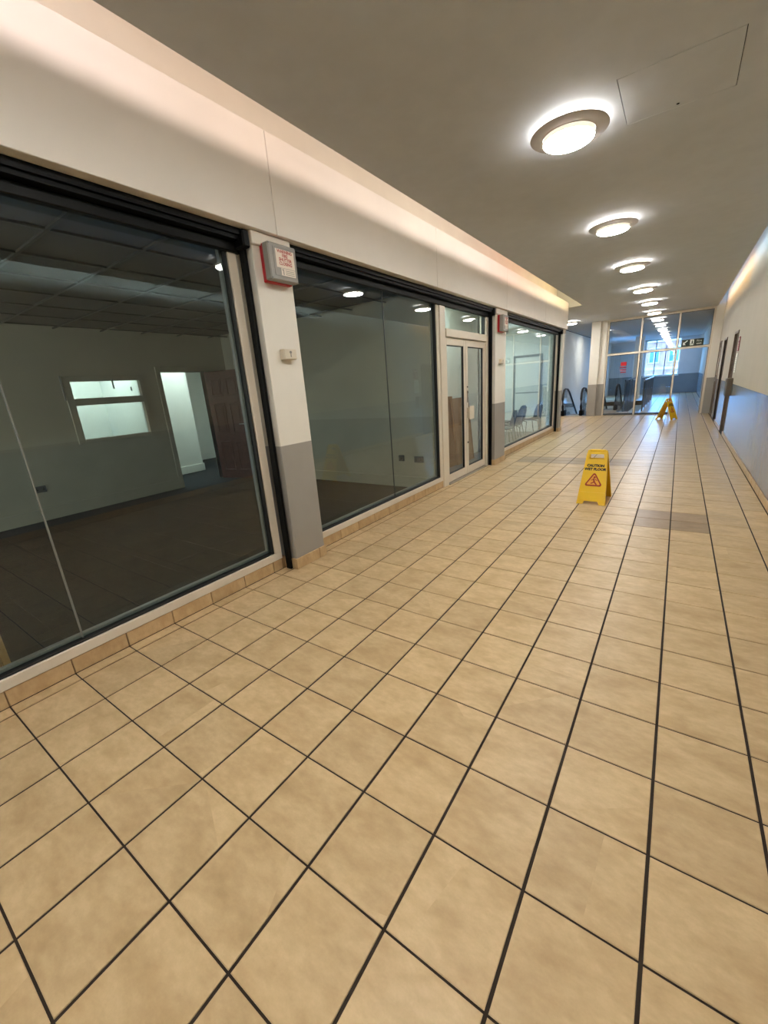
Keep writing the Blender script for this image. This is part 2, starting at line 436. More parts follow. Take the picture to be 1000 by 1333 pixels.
ys = [5.5, 7.9, 10.38, 12.65, 15.0, 17.4, 19.8, 22.2, 24.6, 27.0, 29.3]
for k, y in enumerate(ys):
    o = copy_tree(proto); o.location = (-.6, y, ZC); o['label'] = ordinal[k + 1]
    if y > 16:
        for ch in o.children:
            if ch.name.startswith('diffuser'):
                if 'far_me' not in globals(): far_me = ch.data.copy(); far_me.materials[0] = M['lamp_far']
                ch.data = far_me
for k, y in enumerate((.68, -1.72, -4.12)):  # farthest one added to brighten the near floor
    o = copy_tree(proto); o.location = (-.6, y, ZC)
    o['label'] = ('round ceiling light overhead, out of the photo above the viewer', 'round ceiling light out of the photo behind the viewer', 'added farthest round ceiling light, unseen behind the viewer')[k]
o = copy_tree(proto); o.location = (-2.85, 14.75, ZC); o['label'] = 'lone round ceiling light over the escalator, left of the row'; del o['group']
o = copy_tree(proto); o.location = (-2.52, 19.9, ZC); o['label'] = 'added round ceiling light over the escalator well, unseen behind the cream pier'; del o['group']  # unseen fitting added to brighten the escalator well wall

# ---------------------------------------------------------------- left wall: fascia, piers, upper wall
wl = MB().box(-2.72, -2.60, -8, 11.66, 2.60, 3.65).box(-2.72, -2.45, -8, -1.62, 0, 2.6)
wall_left = struct(wl.obj('wall_left', M['cream']))
seams = [-8.0, -5.7, -3.18, -.66, 1.855, 4.375, 6.895, 9.415, 11.66]
for a, b in zip(seams, seams[1:]):
    MB().bbox(-2.60, -2.30, a + .0025, b - .0025, 2.585, 3.21, .003).obj('fascia_panel', M['fascia'], wall_left)
def pier(y0, y1, cap):
    p = MB().bbox(-2.60, -2.36, y0, y1, 0, 2.584, .004).obj('pier', M['pier'], wall_left)
    if cap: MB().bbox(-2.60, -2.338, y0 - .012, y1, 2.50, 2.583, .004).obj('pier_cap', M['cream'], p)
    MB().bbox(-2.358, -2.344, y0 - .02, y0 + .27, .002, .098, .003).obj('skirting_tile', M['skirt_tile'], p)
    MB().bbox(-2.358, -2.344, y0 + .273, y1 + .006, .002, .098, .003).obj('skirting_tile', M['skirt_tile'], p)
    MB().bbox(-2.50, -2.36, y0 - .02, y0 - .004, .002, .098, .003).obj('skirting_tile', M['skirt_tile'], p)
    MB().bbox(-2.50, -2.36, y1 + .001, y1 + .012, .002, .098, .003).obj('skirting_tile', M['skirt_tile'], p)
pier(1.655, 2.01, True); pier(6.52, 7.05, True); pier(11.42, 11.66, True)

# roller shutters folded up behind the fascia, with black guide rails
def shutter(y0, y1, label):
    t = thing('roller_shutter', label, 'shutter', (-2.45, (y0 + y1) / 2, 2.47), 0, 'roller shutters over the shop fronts')
    h = (y1 - y0) / 2
    MB().box(-.12, .075, -h, h, .075, .113).box(-.12, .055, -h, h, .05, .075).obj('housing', M['black'], t)
    MB().bbox(-.055, -.005, -h, h, -.012, .050, .006).obj('bottom_bar', M['shutter'], t)
    for s in (-1, 1):
        a = -h if s < 0 else h - .024
        MB().box(-.010, .045, a, a + .024, -2.466, .075).obj('guide_rail', M['black'], t)
    MB().bbox(-.01, .10, h - .06, h, .0, .11, .01).obj('end_plate', M['black'], t)
shutter(-1.60, 1.640, 'black folded roller shutter above the nearest large shop window')
shutter(2.02, 6.505, 'black folded roller shutter above the plain window and white double doors')
shutter(7.06, 11.41, 'black folded roller shutter above the window with chairs')

# shop windows
XG = -2.53
def shop_window(name, y0, y1, z0, z1, joints, jm, gm):
    root = struct(link(name, None)); root.location = (XG, (y0 + y1) / 2, z0)
    def B(n, m_, a, b, c, e, f_, g, p=root, bv=.003):
        return MB().bbox(a - XG, b - XG, c - (y0 + y1) / 2, e - (y0 + y1) / 2, f_ - z0, g - z0, bv).obj(n, m_, p)
    fw = .062
    for (c, e, f_, g, n) in ((y0, y1, z0, z0 + fw, 'sill'), (y0, y1, z1 - .05, z1, 'head'), (y0, y0 + .07, z0 + fw, z1 - .05, 'jamb'), (y1 - .07, y1, z0 + fw, z1 - .05, 'jamb')):
        B(n, M['alu'], -2.58, -2.485, c, e, f_, g)
    a, b, c, e = y0 + .07, y1 - .07, z0 + fw, z1 - .05
    for (p, q, f_, g) in ((a, b, c, c + .014), (a, b, e - .014, e), (a, a + .014, c, e), (b - .014, b, c, e)):
        B('gasket', M['rubber'], -2.545, -2.497, p, q, f_, g, bv=.002)
    for (p, q, f_, g) in ((a + .014, b - .014, c + .014, c + .036), (b - .036, b - .014, c + .014, e - .014)):
        B('glazing_bead', M['bead'], -2.570, -2.537, p, q, f_, g, bv=.003)
    ed = [a + .008] + list(joints) + [b - .008]
    for p, q in zip(ed, ed[1:]):
        B('glass_pane', gm, XG - .004, XG + .004, p + .003, q - .003, c + .006, e - .006, bv=.001)
    for j in joints: B('glass_joint', jm, XG - .005, XG + .0055, j - .0045, j + .0045, c + .014, e - .014, bv=.001)
    return root
shop_window('window_1', -1.60, 1.605, .10, 2.57, [.095], M['silicone_pale'], M['glass_dark'])
shop_window('window_2', 2.03, 4.74, .10, 2.57, [3.50], M['silicone_dark'], M['glass_dark'])
shop_window('window_3', 7.07, 11.37, .10, 2.57, [], M['silicone_dark'], M['glass'])

# double doors
def shop_doors():
    root = struct(link('door_1', None)); root.location = (-2.5, 5.63, 0)
    Y = lambda y: y - 5.63
    X = lambda x: x + 2.5
    def B(n, m_, x0, x1, y0, y1, z0, z1, p=root, b=.003): return MB().bbox(X(x0), X(x1), Y(y0), Y(y1), z0, z1, b).obj(n, m_, p)
    B('door_post', M['alu'], -2.58, -2.47, 4.745, 4.90, 0.0, 2.53)
    B('door_post', M['alu'], -2.58, -2.47, 6.40, 6.505, 0.0, 2.53)
    B('transom_bar', M['alu'], -2.58, -2.455, 4.90, 6.40, 2.085, 2.185)
    B('head', M['alu_grey'], -2.58, -2.48, 4.90, 6.40, 2.49, 2.53)
    B('transom_gasket', M['rubber'], -2.55, -2.495, 4.90, 6.40, 2.475, 2.49, b=.002)
    B('transom_gasket', M['rubber'], -2.55, -2.495, 6.385, 6.40, 2.185, 2.475, b=.002)
    B('transom_pane', M['glass'], XG - .004, XG + .004, 4.90, 6.39, 2.183, 2.478, b=.001)
    B('threshold', M['alu_grey'], -2.60, -2.45, 4.90, 6.40, 0.0, .012)
    for k, (a, b) in enumerate(((4.905, 5.622), (5.632, 6.395))):
        L = B('door_leaf', M['alu'], -2.545, -2.497, a, a + .075, .02, 2.075)
        me = L.data; bm = bmesh.new(); bm.from_mesh(me)
        q = MB().bbox(X(-2.545), X(-2.497), Y(b - .075), Y(b), .02, 2.075, .003).bbox(X(-2.545), X(-2.497), Y(a + .075), Y(b - .075), .02, .14, .003).bbox(X(-2.545), X(-2.497), Y(a + .075), Y(b - .075), 1.985, 2.075, .003)
        base = [bm.verts.new(v) for v in q.v]
        for fc in q.f: bm.faces.new([base[i] for i in fc])
        bm.to_mesh(me); bm.free()
        B('door_pane', M['glass_clear'], -2.525, -2.517, a + .07, b - .07, .135, 1.99, L, .001)
        for (c, e, f_, g) in ((a + .075, b - .075, .14, .152), (a + .075, b - .075, 1.973, 1.985), (b - .088, b - .075, .152, 1.973)):
            B('door_gasket', M['rubber'], -2.53, -2.500, c, e, f_, g, L, .001)
        if k == 1:
            h = B('pull_plate', M['plastic'], -2.45, -2.438, 5.625, 5.80, .90, 1.10, L)
            B('plate_standoff', M['plastic'], -2.498, -2.449, 5.645, 5.675, .92, 1.08, L)
            B('door_lock', M['alu_grey'], -2.497, -2.487, 5.655, 5.682, 1.16, 1.34, L)
            B('door_lock', M['black'], -2.487, -2.482, 5.660, 5.677, 1.30, 1.325, L)
            B('door_lock', M['black'], -2.497, -2.488, 5.655, 5.682, 1.385, 1.405, L)
            B('door_lock', M['black'], -2.497, -2.488, 5.655, 5.682, .52, .545, L)
shop_doors()

# alarm boxes and key switches on the piers
def alarm(y0, y1, z0, z1, label):
    yc, zc = (y0 + y1) / 2, (z0 + z1) / 2
    t = thing('shutter_alarm_box', label, 'alarm box', (-2.36, yc, zc), 0, 'fire shutter alarm boxes on the piers')
    hy, hz = (y1 - y0) / 2, (z1 - z0) / 2
    MB().bbox(0.001, .042, -hy + .012, hy - .012, -hz - .006, hz + .002, .004).obj('back_box', M['red'], t)
    MB().bbox(.040, .105, -hy, hy, -hz, hz, .008).obj('cover', M['boxgrey'], t)
    fr = MB()
    a, b, c, e = -hy + .040, hy - .014, -hz + .030, hz - .022
    for (p, q, g, h) in ((a, b, c, c + .005), (a, b, e - .005, e), (a, a + .005, c, e), (b - .005, b, c, e)): fr.box(.1045, .108, p, q, g, h)
    fr.obj('label_frame', M['boxgrey'], t)
    lab = MB().box(.1045, .1065, -hy + .062, hy - .030, -hz + .085, hz - .035).obj('label_plate', M['paper'], t)
    ly = ((-hy + .062) + (hy - .030)) / 2; z_ = hz - .049
    for k, s in enumerate(('WARNING', 'FIRE', 'SHUTTER', 'CLOSING')):
        text('lettering', s, .030, M['redink'], frame_x(.1068, ly, z_ - .026 * k), lab, bold=.0006, sx=.98)
    low = MB().box(.1045, .1060, -hy + .10, hy - .030, -hz + .036, -hz + .082).obj('lower_plate', M['paper'], t)
    ic = MB().box(.106, .1066, -hy + .118, -hy + .126, -hz + .040, -hz + .078).box(.106, .1066, -hy + .108, -hy + .118, -hz + .070, -hz + .076)
    for k in range(3): ic.box(.106, .1066, -hy + .140, hy - .040, -hz + .044 + .012 * k, -hz + .048 + .012 * k)
    ic.obj('small_print', M['boxgrey'], low)
    for sy in (-1, 1):
        for sz in (-1, 1):
            MB().box(.104, .1062, sy * (hy - .010) - .004, sy * (hy - .010) + .004, sz * (hz - .010) - .004, sz * (hz - .010) + .004).obj('screw', M['panelgrey'], t)
alarm(1.708, 1.977, 2.272, 2.512, 'grey and red warning box on the nearest pier, lettering readable')
alarm(6.60, 6.86, 2.235, 2.485, 'grey and red warning box on the pier past the double doors')
def keyswitch(y, z, label):
    t = thing('key_switch', label, 'switch', (-2.36, y, z), 0, 'shutter key switches on the piers')
    MB().bbox(.001, .048, -.065, .065, -.038, .038, .004).obj('switch_box', M['plastic'], t)
    MB().bbox(.046, .054, -.062, .062, -.036, .036, .003).obj('face_plate', M['plastic'], t)
    k = MB().box(.0535, .0555, -.004, .004, -.022, .010)
    k.prism([(.012 * math.cos(a * math.pi / 6), .014 + .010 * math.sin(a * math.pi / 6)) for a in range(12)], .0535, .0555, lambda u, v, a: (a, u + .0, v))
    k.obj('key_symbol', M['boxgrey'], t)
keyswitch(1.845, 1.772, 'small ivory key switch on the nearest pier below its warning box')
keyswitch(6.755, 1.765, 'small ivory key switch on the pier past the double doors')

# ---------------------------------------------------------------- right wall with recessed doors
wr = MB()
spans = [(-8.0, 10.74, 0, 3.65), (10.74, 11.39, 2.03, 3.65), (11.39, 13.30, 0, 3.65), (13.30, 14.00, 2.03, 3.65), (14.00, 15.05, 0, 3.65), (15.05, 15.62, 2.03, 3.65), (15.62, 30.1, 0, 3.65)]
for a, b, c, e in spans: wr.box(1.10, 1.30, a, b, c, e)
for a, b in ((10.7, 11.43), (13.26, 14.04), (15.0, 15.66)): wr.box(1.30, 1.36, a, b, -.2, 2.1).box(1.10, 1.30, a, b, -.2, -.002)
wall_right = struct(wr.obj('wall_right', M['wall']))
def riser_door(n, y0, y1, glazed):
    root = struct(link('door_%d' % n, None)); root.location = (1.2, (y0 + y1) / 2, 0); yc = (y0 + y1) / 2
    def B(nm, m_, x0, x1, a, b, z0, z1, p=root): return MB().bbox(x0 - 1.2, x1 - 1.2, a - yc, b - yc, z0, z1, .002).obj(nm, m_, p)
    B('architrave', M['brown'], 1.085, 1.16, y0 - .045, y0, 0.0, 2.075); B('architrave', M['brown'], 1.085, 1.16, y1, y1 + .045, 0.0, 2.075)
    B('architrave', M['brown'], 1.085, 1.16, y0, y1, 2.03, 2.075)
    dx = -.046 if glazed else 0
    lf = B('door_leaf', M['brown'], 1.15 + dx, 1.19 + dx, y0 + .003, y1 - .003, .006, 2.027)
    if glazed:
        B('vision_panel', M['paper'], 1.098, 1.106, y0 + .20, y0 + .42, 1.15, 1.90, lf)
    B('door_handle', M['steel'], 1.11 + dx, 1.152 + dx, y0 + .05, y0 + .07, .98, 1.12, lf)
riser_door(3, 10.74, 11.39, False); riser_door(4, 13.30, 14.00, False); riser_door(5, 15.05, 15.62, True)
t = thing('fire_notice', 'small dark red fire notice on the right wall beside the recessed door', 'sign', (1.10, 10.35, 1.80))
MB().bbox(-.012, -.001, -.11, .11, -.13, .13, .002).obj('plate', M['darkred'], t)
q = MB()
for k in range(4): q.box(-.0135, -.0119, -.03, .08, -.10 + .035 * k, -.085 + .035 * k)
q.box(-.0135, -.0119, -.08, .08, .06, .10).obj('print', M['paper'], t)
t = thing('paper_notice', 'white paper notice on the right wall under the red notice', 'notice', (1.10, 10.38, 1.46))
MB().bbox(-.008, -.001, -.13, .13, -.19, .17, .002).obj('sheet', M['white'], t)
q = MB()
for k in range(7): q.box(-.0088, -.0079, -.10, .10 - .02 * (k % 3), -.15 + .04 * k, -.142 + .04 * k)
q.obj('print', M['boxgrey'], t)
t = thing('wall_box', 'grey brown wall box at the top of the grey dado on the right wall', 'box', (1.10, 10.45, 1.0))
MB().bbox(-.10, -.001, -.16, .16, -.17, .17, .01).obj('body', M['greybrown'], t)
MB().bbox(-.108, -.099, -.15, .15, .10, .165, .003).obj('lid', M['brown'], t)

# ---------------------------------------------------------------- glazed screen across the walkway
scr = struct(link('window_4', None)); scr.location = (-.5, YS, 0)
def S(n, m_, x0, x1, z0, z1, p=scr, y0=-.035, y1=.035, b=.003): return MB().bbox(x0 + .5, x1 + .5, y0, y1, z0, z1, b).obj(n, m_, p)
S('head', M['alu'], -1.925, .905, 3.035, 3.098); S('jamb', M['alu'], -1.925, -1.875, .005, 3.035); S('jamb', M['alu'], .855, .905, .005, 3.035)
for a, b in ((-1.875, -.975), (-.925, .02), (.07, .855)): S('transom', M['alu'], a, b, 1.975, 2.04)
S('mullion', M['alu'], -.975, -.925, .005, 3.035); S('mullion', M['alu'], .02, .07, .005, 3.035)
for a, b in ((-1.875, -.975), (-.925, .02)): S('bottom_rail', M['panelgrey'], a, b, .005, .05)
for a, b, c, e in ((-1.875, -.975, .05, 1.975), (-.925, .02, .05, 1.975), (-1.875, -.975, 2.04, 3.035), (-.925, .02, 2.04, 3.035), (.07, .855, 2.04, 3.035)):
    S('glass_pane', M['glass_clear'], a - .006, b + .006, c - .006, e + .006, y0=-.004, y1=.004, b=.001)
    for (p, q, g, h) in ((a, b, c, c + .01), (a, b, e - .01, e), (a, a + .01, c, e), (b - .01, b, c, e)):
        S('gasket', M['rubber'], p, q, g, h, y0=-.025, y1=.025, b=.001)
dr = S('door_leaf', M['alu_grey'], .835, .875, .01, 1.97, y0=.05, y1=.80)
wall_screen = struct(MB().box(.905, 1.10, 15.95, 16.15, 0, 3.65).box(-1.97, 1.10, 15.98, 16.12, 3.099, 3.65).obj('wall_screen', M['pier']))
MB().bbox(-2.40, -2.12, 15.85, 16.10, 0, 3.098, .004).obj('pier', M['pier'], wall_screen)
MB().bbox(-2.12, -1.926, 15.97, 16.12, 0, 3.098, .004).obj('pier', M['pier'], wall_screen)

# exit sign on the transom
t = thing('exit_sign', 'dark exit sign with running figure on the glazed screen above the doorway', 'sign', (.43, YS - .045, 2.145))
MB().bbox(-.275, .275, -.012, .0, -.098, .098, .003).obj('plate', M['exit'], t)
fy = lambda u, v, a: (u, a, v)
MB().box(-.092, -.086, -.0135, -.0119, -.095, .095).obj('divider', M['panelgrey'], t)
MB().box(.062, .068, -.0135, -.0119, -.095, .095).obj('divider', M['panelgrey'], t)
q = MB()
q.prism([(-.235, -.06), (-.235, .03), (-.215, .01), (-.135, .075), (-.12, .055), (-.198, -.012), (-.165, -.06)], -.014, -.0119, fy)
q.obj('arrow', M['exitwhite'], t)
q = MB().box(-.06, .035, -.0135, -.0119, -.08, .085)
q.obj('doorway_pictogram', M['exitwhite'], t)
q = MB().prism([(-.012 + .012 * math.cos(a), .055 + .012 * math.sin(a)) for a in [k * math.pi / 5 for k in range(10)]], -.0145, -.0134, fy)
q.prism([(-.03, .035), (.005, .04), (.01, -.01), (.028, -.06), (.015, -.065), (-.005, -.02), (-.035, -.06), (-.047, -.05), (-.02, -.005)], -.0145, -.0134, fy)
q.obj('running_figure', M['exit'], t)
text('lettering', 'Fire', .085, M['exitwhite'], frame_ny(.165, -.0135, .036), t)
text('lettering', 'exit', .085, M['exitwhite'], frame_ny(.165, -.0135, -.040), t)

# red sticker on the lower left pane
t = thing('glass_notice', 'red and white notice stuck on the lower left pane of the glazed screen', 'notice', (-1.375, YS - .008, 1.56))
MB().bbox(-.085, .085, -.003, .0, .06, .18, .001).obj('red_panel', M['red'], t)
q = MB()
for k in range(3): q.box(-.10 + .01 * (2 - k), .085, -.002, .0, -.16 + .075 * k, -.13 + .075 * k)
q.obj('red_lines', M['red'], t)

# ---------------------------------------------------------------- wet floor signs
def make_sign():
    t = thing('wet_floor_sign', 'yellow wet floor sign facing the viewer on the near tiles', 'sign', (-.470, 4.74, 0), -.03, 'yellow wet floor signs')
    H, D = .60, .215
    for s in (-1, 1):
        def fn(u, v, a, s=s):               # u across, v up the leaf, a outward from the leaf
            k = v / H
            return (u * s if s < 0 else u * s, s * (D * (1 - k) + .012 + a), v)
        wd = lambda v: .153 - .047 * v / H
        g = lambda u, v, a: fn(-u, v, a)
        L = MB()
        def slab(v0, v1, l0, r0, l1, r1, a0=-.012, a1=.0): L.prism([(l0, v0), (r0, v0), (r1, v1), (l1, v1)], a0, a1, fn)
        slab(.0, .035, -wd(0), -.085, -wd(.035), -.070); slab(.0, .035, .085, wd(0), .070, wd(.035))
        slab(.035, .50, -wd(.035), wd(.035), -wd(.50), wd(.50))
        slab(.50, .555, -wd(.5), -.078, -wd(.555), -.072); slab(.50, .555, .078, wd(.5), .072, wd(.555))
        slab(.555, .598, -wd(.555), wd(.555), -wd(.598) + .006, wd(.598) - .006)
        for q_ in (-1, 1):                  # stiffening lips along the sides
            L.prism([(q_ * wd(0), 0), (q_ * (wd(0) - .010), 0), (q_ * (wd(.56) - .010), .56), (q_ * wd(.56), .56)], -.030, .003, fn)
        leaf = L.obj('sign_leaf', M['yellow'], t)
        A = MB(); A.prism([(-wd(.035) + .012, .035), (wd(.035) - .012, .035), (wd(.135) - .012, .135), (-wd(.135) + .012, .135)], -.001, .006, fn)
        A.obj('apron', M['yellow'], leaf)
        for q_ in (-1, 1): MB().prism([(q_ * .088, .0), (q_ * .15, .0), (q_ * .15, .012), (q_ * .088, .012)], -.02, .006, fn).obj('foot', M['yellow'], leaf)
        # plane of the leaf face for the lettering
        e0, e1, e2 = Vector(fn(0, 0, .0006)), Vector(fn(1, 0, .0006)), Vector(fn(0, 1, .0006))
        ux = (e1 - e0).normalized(); uy = (e2 - e0).normalized()
        ux = -ux
        un = ux.cross(uy)
        def fm(v):
            o = Vector(fn(0, v, .0008)); mm = Matrix((ux, uy, un)).transposed().to_4x4(); mm.translation = o; return mm
        text('lettering', 'CAUTION', .040, M['blackink'], fm(.428), leaf, bold=.0026)
        text('lettering', 'WET FLOOR', .040, M['blackink'], fm(.388), leaf, bold=.0026)
        def tri(sz, cy, rr):
            pts = []
            for k in range(3):
                a = math.pi / 2 + k * 2 * math.pi / 3; c = (sz * math.cos(a), cy + sz * math.sin(a) * .93)
                for dlt in (-.9, -.3, .3, .9): pts.append((c[0] + rr * math.cos(a + dlt) - rr * math.cos(a) * 1.6, c[1] + rr * math.sin(a + dlt) - rr * math.sin(a) * 1.6))
            return pts
        W = MB(); W.prism(tri(.108, .255, .018), .0, .0012, g); tr = W.obj('warning_triangle', M['signred'], leaf)
        W = MB(); W.prism(tri(.082, .257, .008), .001, .0020, g); W.obj('triangle_field', M['signorange'], leaf)
        W = MB()
        W.prism([(.006 + .012 * math.cos(k * .7), .300 + .012 * math.sin(k * .7)) for k in range(9)], .0019, .0026, g)
        for poly in ([(-.012, .290), (.004, .284), (.018, .246), (.002, .240)], [(.002, .246), (.016, .252), (.040, .222), (.030, .214)], [(.0, .252), (.014, .246), (-.024, .226), (-.030, .236)],
                     [(-.03, .262), (-.026, .27), (.0, .284), (.002, .276)], [(.008, .284), (.012, .274), (.036, .262), (.038, .27)]):
            W.prism(poly, .0019, .0026, g)
        W.obj('falling_figure', M['signred'], leaf)
    MB().bbox(-.085, .085, -.022, .022, .586, .606, .006).obj('hinge', M['yellow'], t)
    return t
s1 = make_sign()
s2 = copy_tree(s1); s2.location = (.03, 14.35, 0); s2.rotation_euler = (0, 0, math.radians(62))
s2['label'] = 'yellow wet floor sign seen side on before the glazed screen doorway'

# ---------------------------------------------------------------- first shop unit, seen through its windows
fl1 = struct(MB().box(-7.1, -2.6, -3, 4.62, -.1, -.004).obj('floor', M['carpet_gap']))
ct = MB().bbox(-.2488, .2488, -.2488, .2488, -.006, .0, .0015).mesh('carpet_tile', M['carpet'])
for i in range(9):
    for j in range(15):
        o = link('carpet_tile', ct, fl1); o.location = (-2.86 - .5 * i, 4.36 - .5 * j, 0)
WB = -7.03
wb = MB()
# back wall with openings: window y 1.90..2.95 z 1.02..1.92, doorway y 3.30..4.12 z 0..2.0
for a, b, c, e in ((-3, 1.88, 0, 2.72), (1.88, 2.96, 0, 1.02), (1.88, 2.96, 1.93, 2.72), (2.96, 3.30, 0, 2.72), (3.30, 4.12, 2.0, 2.72), (4.12, 4.62, 0, 2.72)): wb.box(WB - .12, WB, a, b, c, e)
wall_back = struct(wb.obj('wall_back', M['shopwall']))
MB().box(WB, WB + .02, -3, 3.24, 0, .17).obj('baseboard', M['shopwall'], wall_back)
pw = struct(MB().box(WB, -2.56, 4.60, 4.74, 0, 2.95).obj('wall_party', M['shopwall']))
MB().bbox(WB + .7, -2.6, 4.575, 4.602, 0, .165, .004).obj('baseboard', M['shopwall'], pw)
struct(MB().box(-7.1, -2.56, -3.1, -3, 0, 2.95).obj('wall_near', M['shopwall']))
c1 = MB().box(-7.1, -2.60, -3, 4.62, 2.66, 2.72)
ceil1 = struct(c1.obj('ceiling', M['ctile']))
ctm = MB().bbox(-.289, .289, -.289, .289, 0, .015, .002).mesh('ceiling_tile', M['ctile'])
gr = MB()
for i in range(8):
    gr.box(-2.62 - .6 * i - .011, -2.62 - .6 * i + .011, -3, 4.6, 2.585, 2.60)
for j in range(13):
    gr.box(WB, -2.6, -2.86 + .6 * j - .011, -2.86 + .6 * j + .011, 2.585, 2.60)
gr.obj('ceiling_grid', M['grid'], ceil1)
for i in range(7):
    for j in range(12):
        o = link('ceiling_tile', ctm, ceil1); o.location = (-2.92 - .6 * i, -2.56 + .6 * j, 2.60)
# internal window
wi = struct(link('window_5', None)); wi.location = (WB, 2.42, 1.02)
def I(n, m_, y0, y1, z0, z1, x0=-.05, x1=.03, p=wi, b=.003): return MB().bbox(x0, x1, y0 - 2.42, y1 - 2.42, z0 - 1.02, z1 - 1.02, b).obj(n, m_, p)
I('frame', M['shopwall'], 1.86, 1.95, .99, 1.95); I('frame', M['shopwall'], 2.92, 2.98, .99, 1.95); I('frame', M['shopwall'], 1.95, 2.92, .99, 1.05); I('frame', M['shopwall'], 1.95, 2.92, 1.88, 1.95)
I('transom', M['shopwall'], 1.95, 2.92, 1.54, 1.64)
I('glass_pane', M['glass_clear'], 1.945, 2.925, 1.045, 1.545, -.024, -.018, b=.001); I('glass_pane', M['glass_clear'], 1.945, 2.925, 1.635, 1.885, -.024, -.018, b=.001)
I('window_stay', M['bead'], 2.50, 2.52, 1.76, 1.90, .03, .05); I('window_stay', M['bead'], 1.83, 1.85, 1.62, 1.96, .02, .04)
I('latch', M['panelgrey'], 2.77, 2.79, 1.72, 1.78, .0, .012)
# back room behind
br = MB()
struct(MB().box(-8.35, -8.25, -1, 2.30, 0, 2.7).box(-9.9, -8.35, 2.22, 2.30, 0, 2.7).obj('wall_partition', M['shopwall']))
br.box(-8.47, -8.37, 3.6, 4.55, 0, 2.7).box(-9.95, -8.37, 3.52, 3.60, 0, 2.7)
br.box(-10.05, -9.95, 2, 7.1, 0, 2.7).box(-10.05, -7.15, 7.0, 7.1, 0, 2.7).box(-10.05, -7.15, -1.1, -1, 0, 2.7).box(-10.05, -7.15, -1.1, 7.1, 2.7, 2.75)
br.box(-7.15, -7.03, 4.62, 7.1, 0, 2.7)
wbr = struct(br.obj('wall_back_room', M['white']))
MB().bbox(-8.37, -8.35, 3.58, 4.57, 0, .16, .004).obj('baseboard', M['white'], wbr)
MB().bbox(-9.95, -9.93, 3.61, 7.0, 0, .16, .004).obj('baseboard', M['white'], wbr)
struct(MB().box(-10.05, -7.1, -1.1, 7.1, -.1, -.002).obj('floor', M['carpet']))
# doorway and open brown door
d2 = struct(link('door_2', None)); d2.location = (WB, 4.12, 0)
for (a, b, c, e) in ((-.90, -.82, 0, 2.08), (0, .08, 0, 2.08), (-.82, 0, 2.0, 2.08)):
    MB().bbox(-.13, .022, a, b, c, e, .004).obj('door_frame', M['shopwall'], d2)
ang = math.atan2(.20, .79)
lf = MB().bbox(0, .82, -.02, .02, .008, 1.985, .003).obj('door_leaf', M['mahogany'], d2)
lf.location = (.03, -.01, 0); lf.rotation_euler = (0, 0, ang)
for (a, b) in ((.10, .36), (.46, .72)):
    for (c, e) in ((.16, .72), (.86, 1.42), (1.54, 1.86)):
        q = MB()
        q.bbox(a, b, -.030, -.019, c, c + .025, .003).bbox(a, b, -.030, -.019, e - .025, e, .003).bbox(a, a + .025, -.030, -.019, c + .025, e - .025, .003).bbox(b - .025, b, -.030, -.019, c + .025, e - .025, .003)
        q.bbox(a + .055, b - .055, -.026, -.019, c + .055, e - .055, .004).obj('door_panel', M['mahogany'], lf)
q = MB().bbox(.735, .775, -.028, -.019, .90, 1.10, .002).tube([(.755, -.028, 1.03), (.755, -.062, 1.03), (.65, -.066, 1.03)], .009)
q.obj('door_handle', M['steel'], lf)
# sockets
def socket(loc, rz, w_, label):
    t = thing('wall_socket', label, 'socket', loc, rz, 'electric sockets low on the shop walls')
    MB().bbox(-w_, w_, -.022, -.001, -.045, .045, .004).obj('socket_plate', M['panelgrey'], t)
    for k in ((0,) if w_ < .06 else (-.04, .04)):
        MB().prism([(k - .016, -.014), (k + .016, -.014), (k + .016, -.006), (k + .004, -.004), (k + .004, .022), (k - .004, .022), (k - .004, -.004), (k - .016, -.006)], -.0228, -.0218, lambda u, v, a: (u, a, v)).obj('socket_slot', M['black'], t)
socket((-3.10, 4.60, .44), 0, .045, 'single electric socket on the party wall, farther from the doors')
socket((-2.80, 4.60, .43), 0, .075, 'double electric socket on the party wall, closer to the doors')
socket((WB, 1.24, .45), math.pi / 2, .07, 'double electric socket on the dark back wall of the nearest shop')
# timber board standing just inside the glass
t = thing('timber_board', 'pale timber board edge standing inside the nearest window at lower left', 'board', (-2.72, -.36, 0))
MB().bbox(-.012, .012, -.20, .115, 0.001, .60, .003).obj('panel', M['board2'], t)
MB().bbox(-.03, .03, .115, .150, .001, .62, .004).obj('edge_batten', M['wood'], t)

# ---------------------------------------------------------------- lobby and waiting room behind the other windows
f2 = struct(MB().box(-5.2, -2.6, 4.7, 11.5, -.1, -.002).obj('floor', M['panelgrey']))
wt = MB().box(-3.32, -3.22, 4.74, 7.95, 0, 2.8).box(-5.1, -3.22, 7.90, 8.0, 0, 2.8).box(-5.2, -5.1, 4.74, 11.5, 0, 2.8).box(-5.2, -2.56, 11.42, 11.52, 0, 2.8).box(-5.2, -2.6, 4.74, 11.5, 2.76, 2.85)
wtr = struct(wt.obj('wall_waiting_room', M['white']))
# framed doorway in the end wall
d6 = struct(link('door_6', None)); d6.location = (-3.22, 11.40, 0)
for (a, b, c, e) in ((-.39, -.33, 0, 2.0), (.33, .39, 0, 2.0), (-.39, .39, 2.0, 2.06)):
    MB().bbox(a, b, -.02, .018, c, e, .004).obj('door_frame', M['bead'], d6)
lf6 = MB().bbox(-.33, .33, -.005, .018, .005, 2.0, .003).obj('door_leaf', M['white'], d6)
MB().bbox(-.31, .31, -.012, -.004, 1.06, 1.085, .002).obj('rail', M['bead'], lf6)
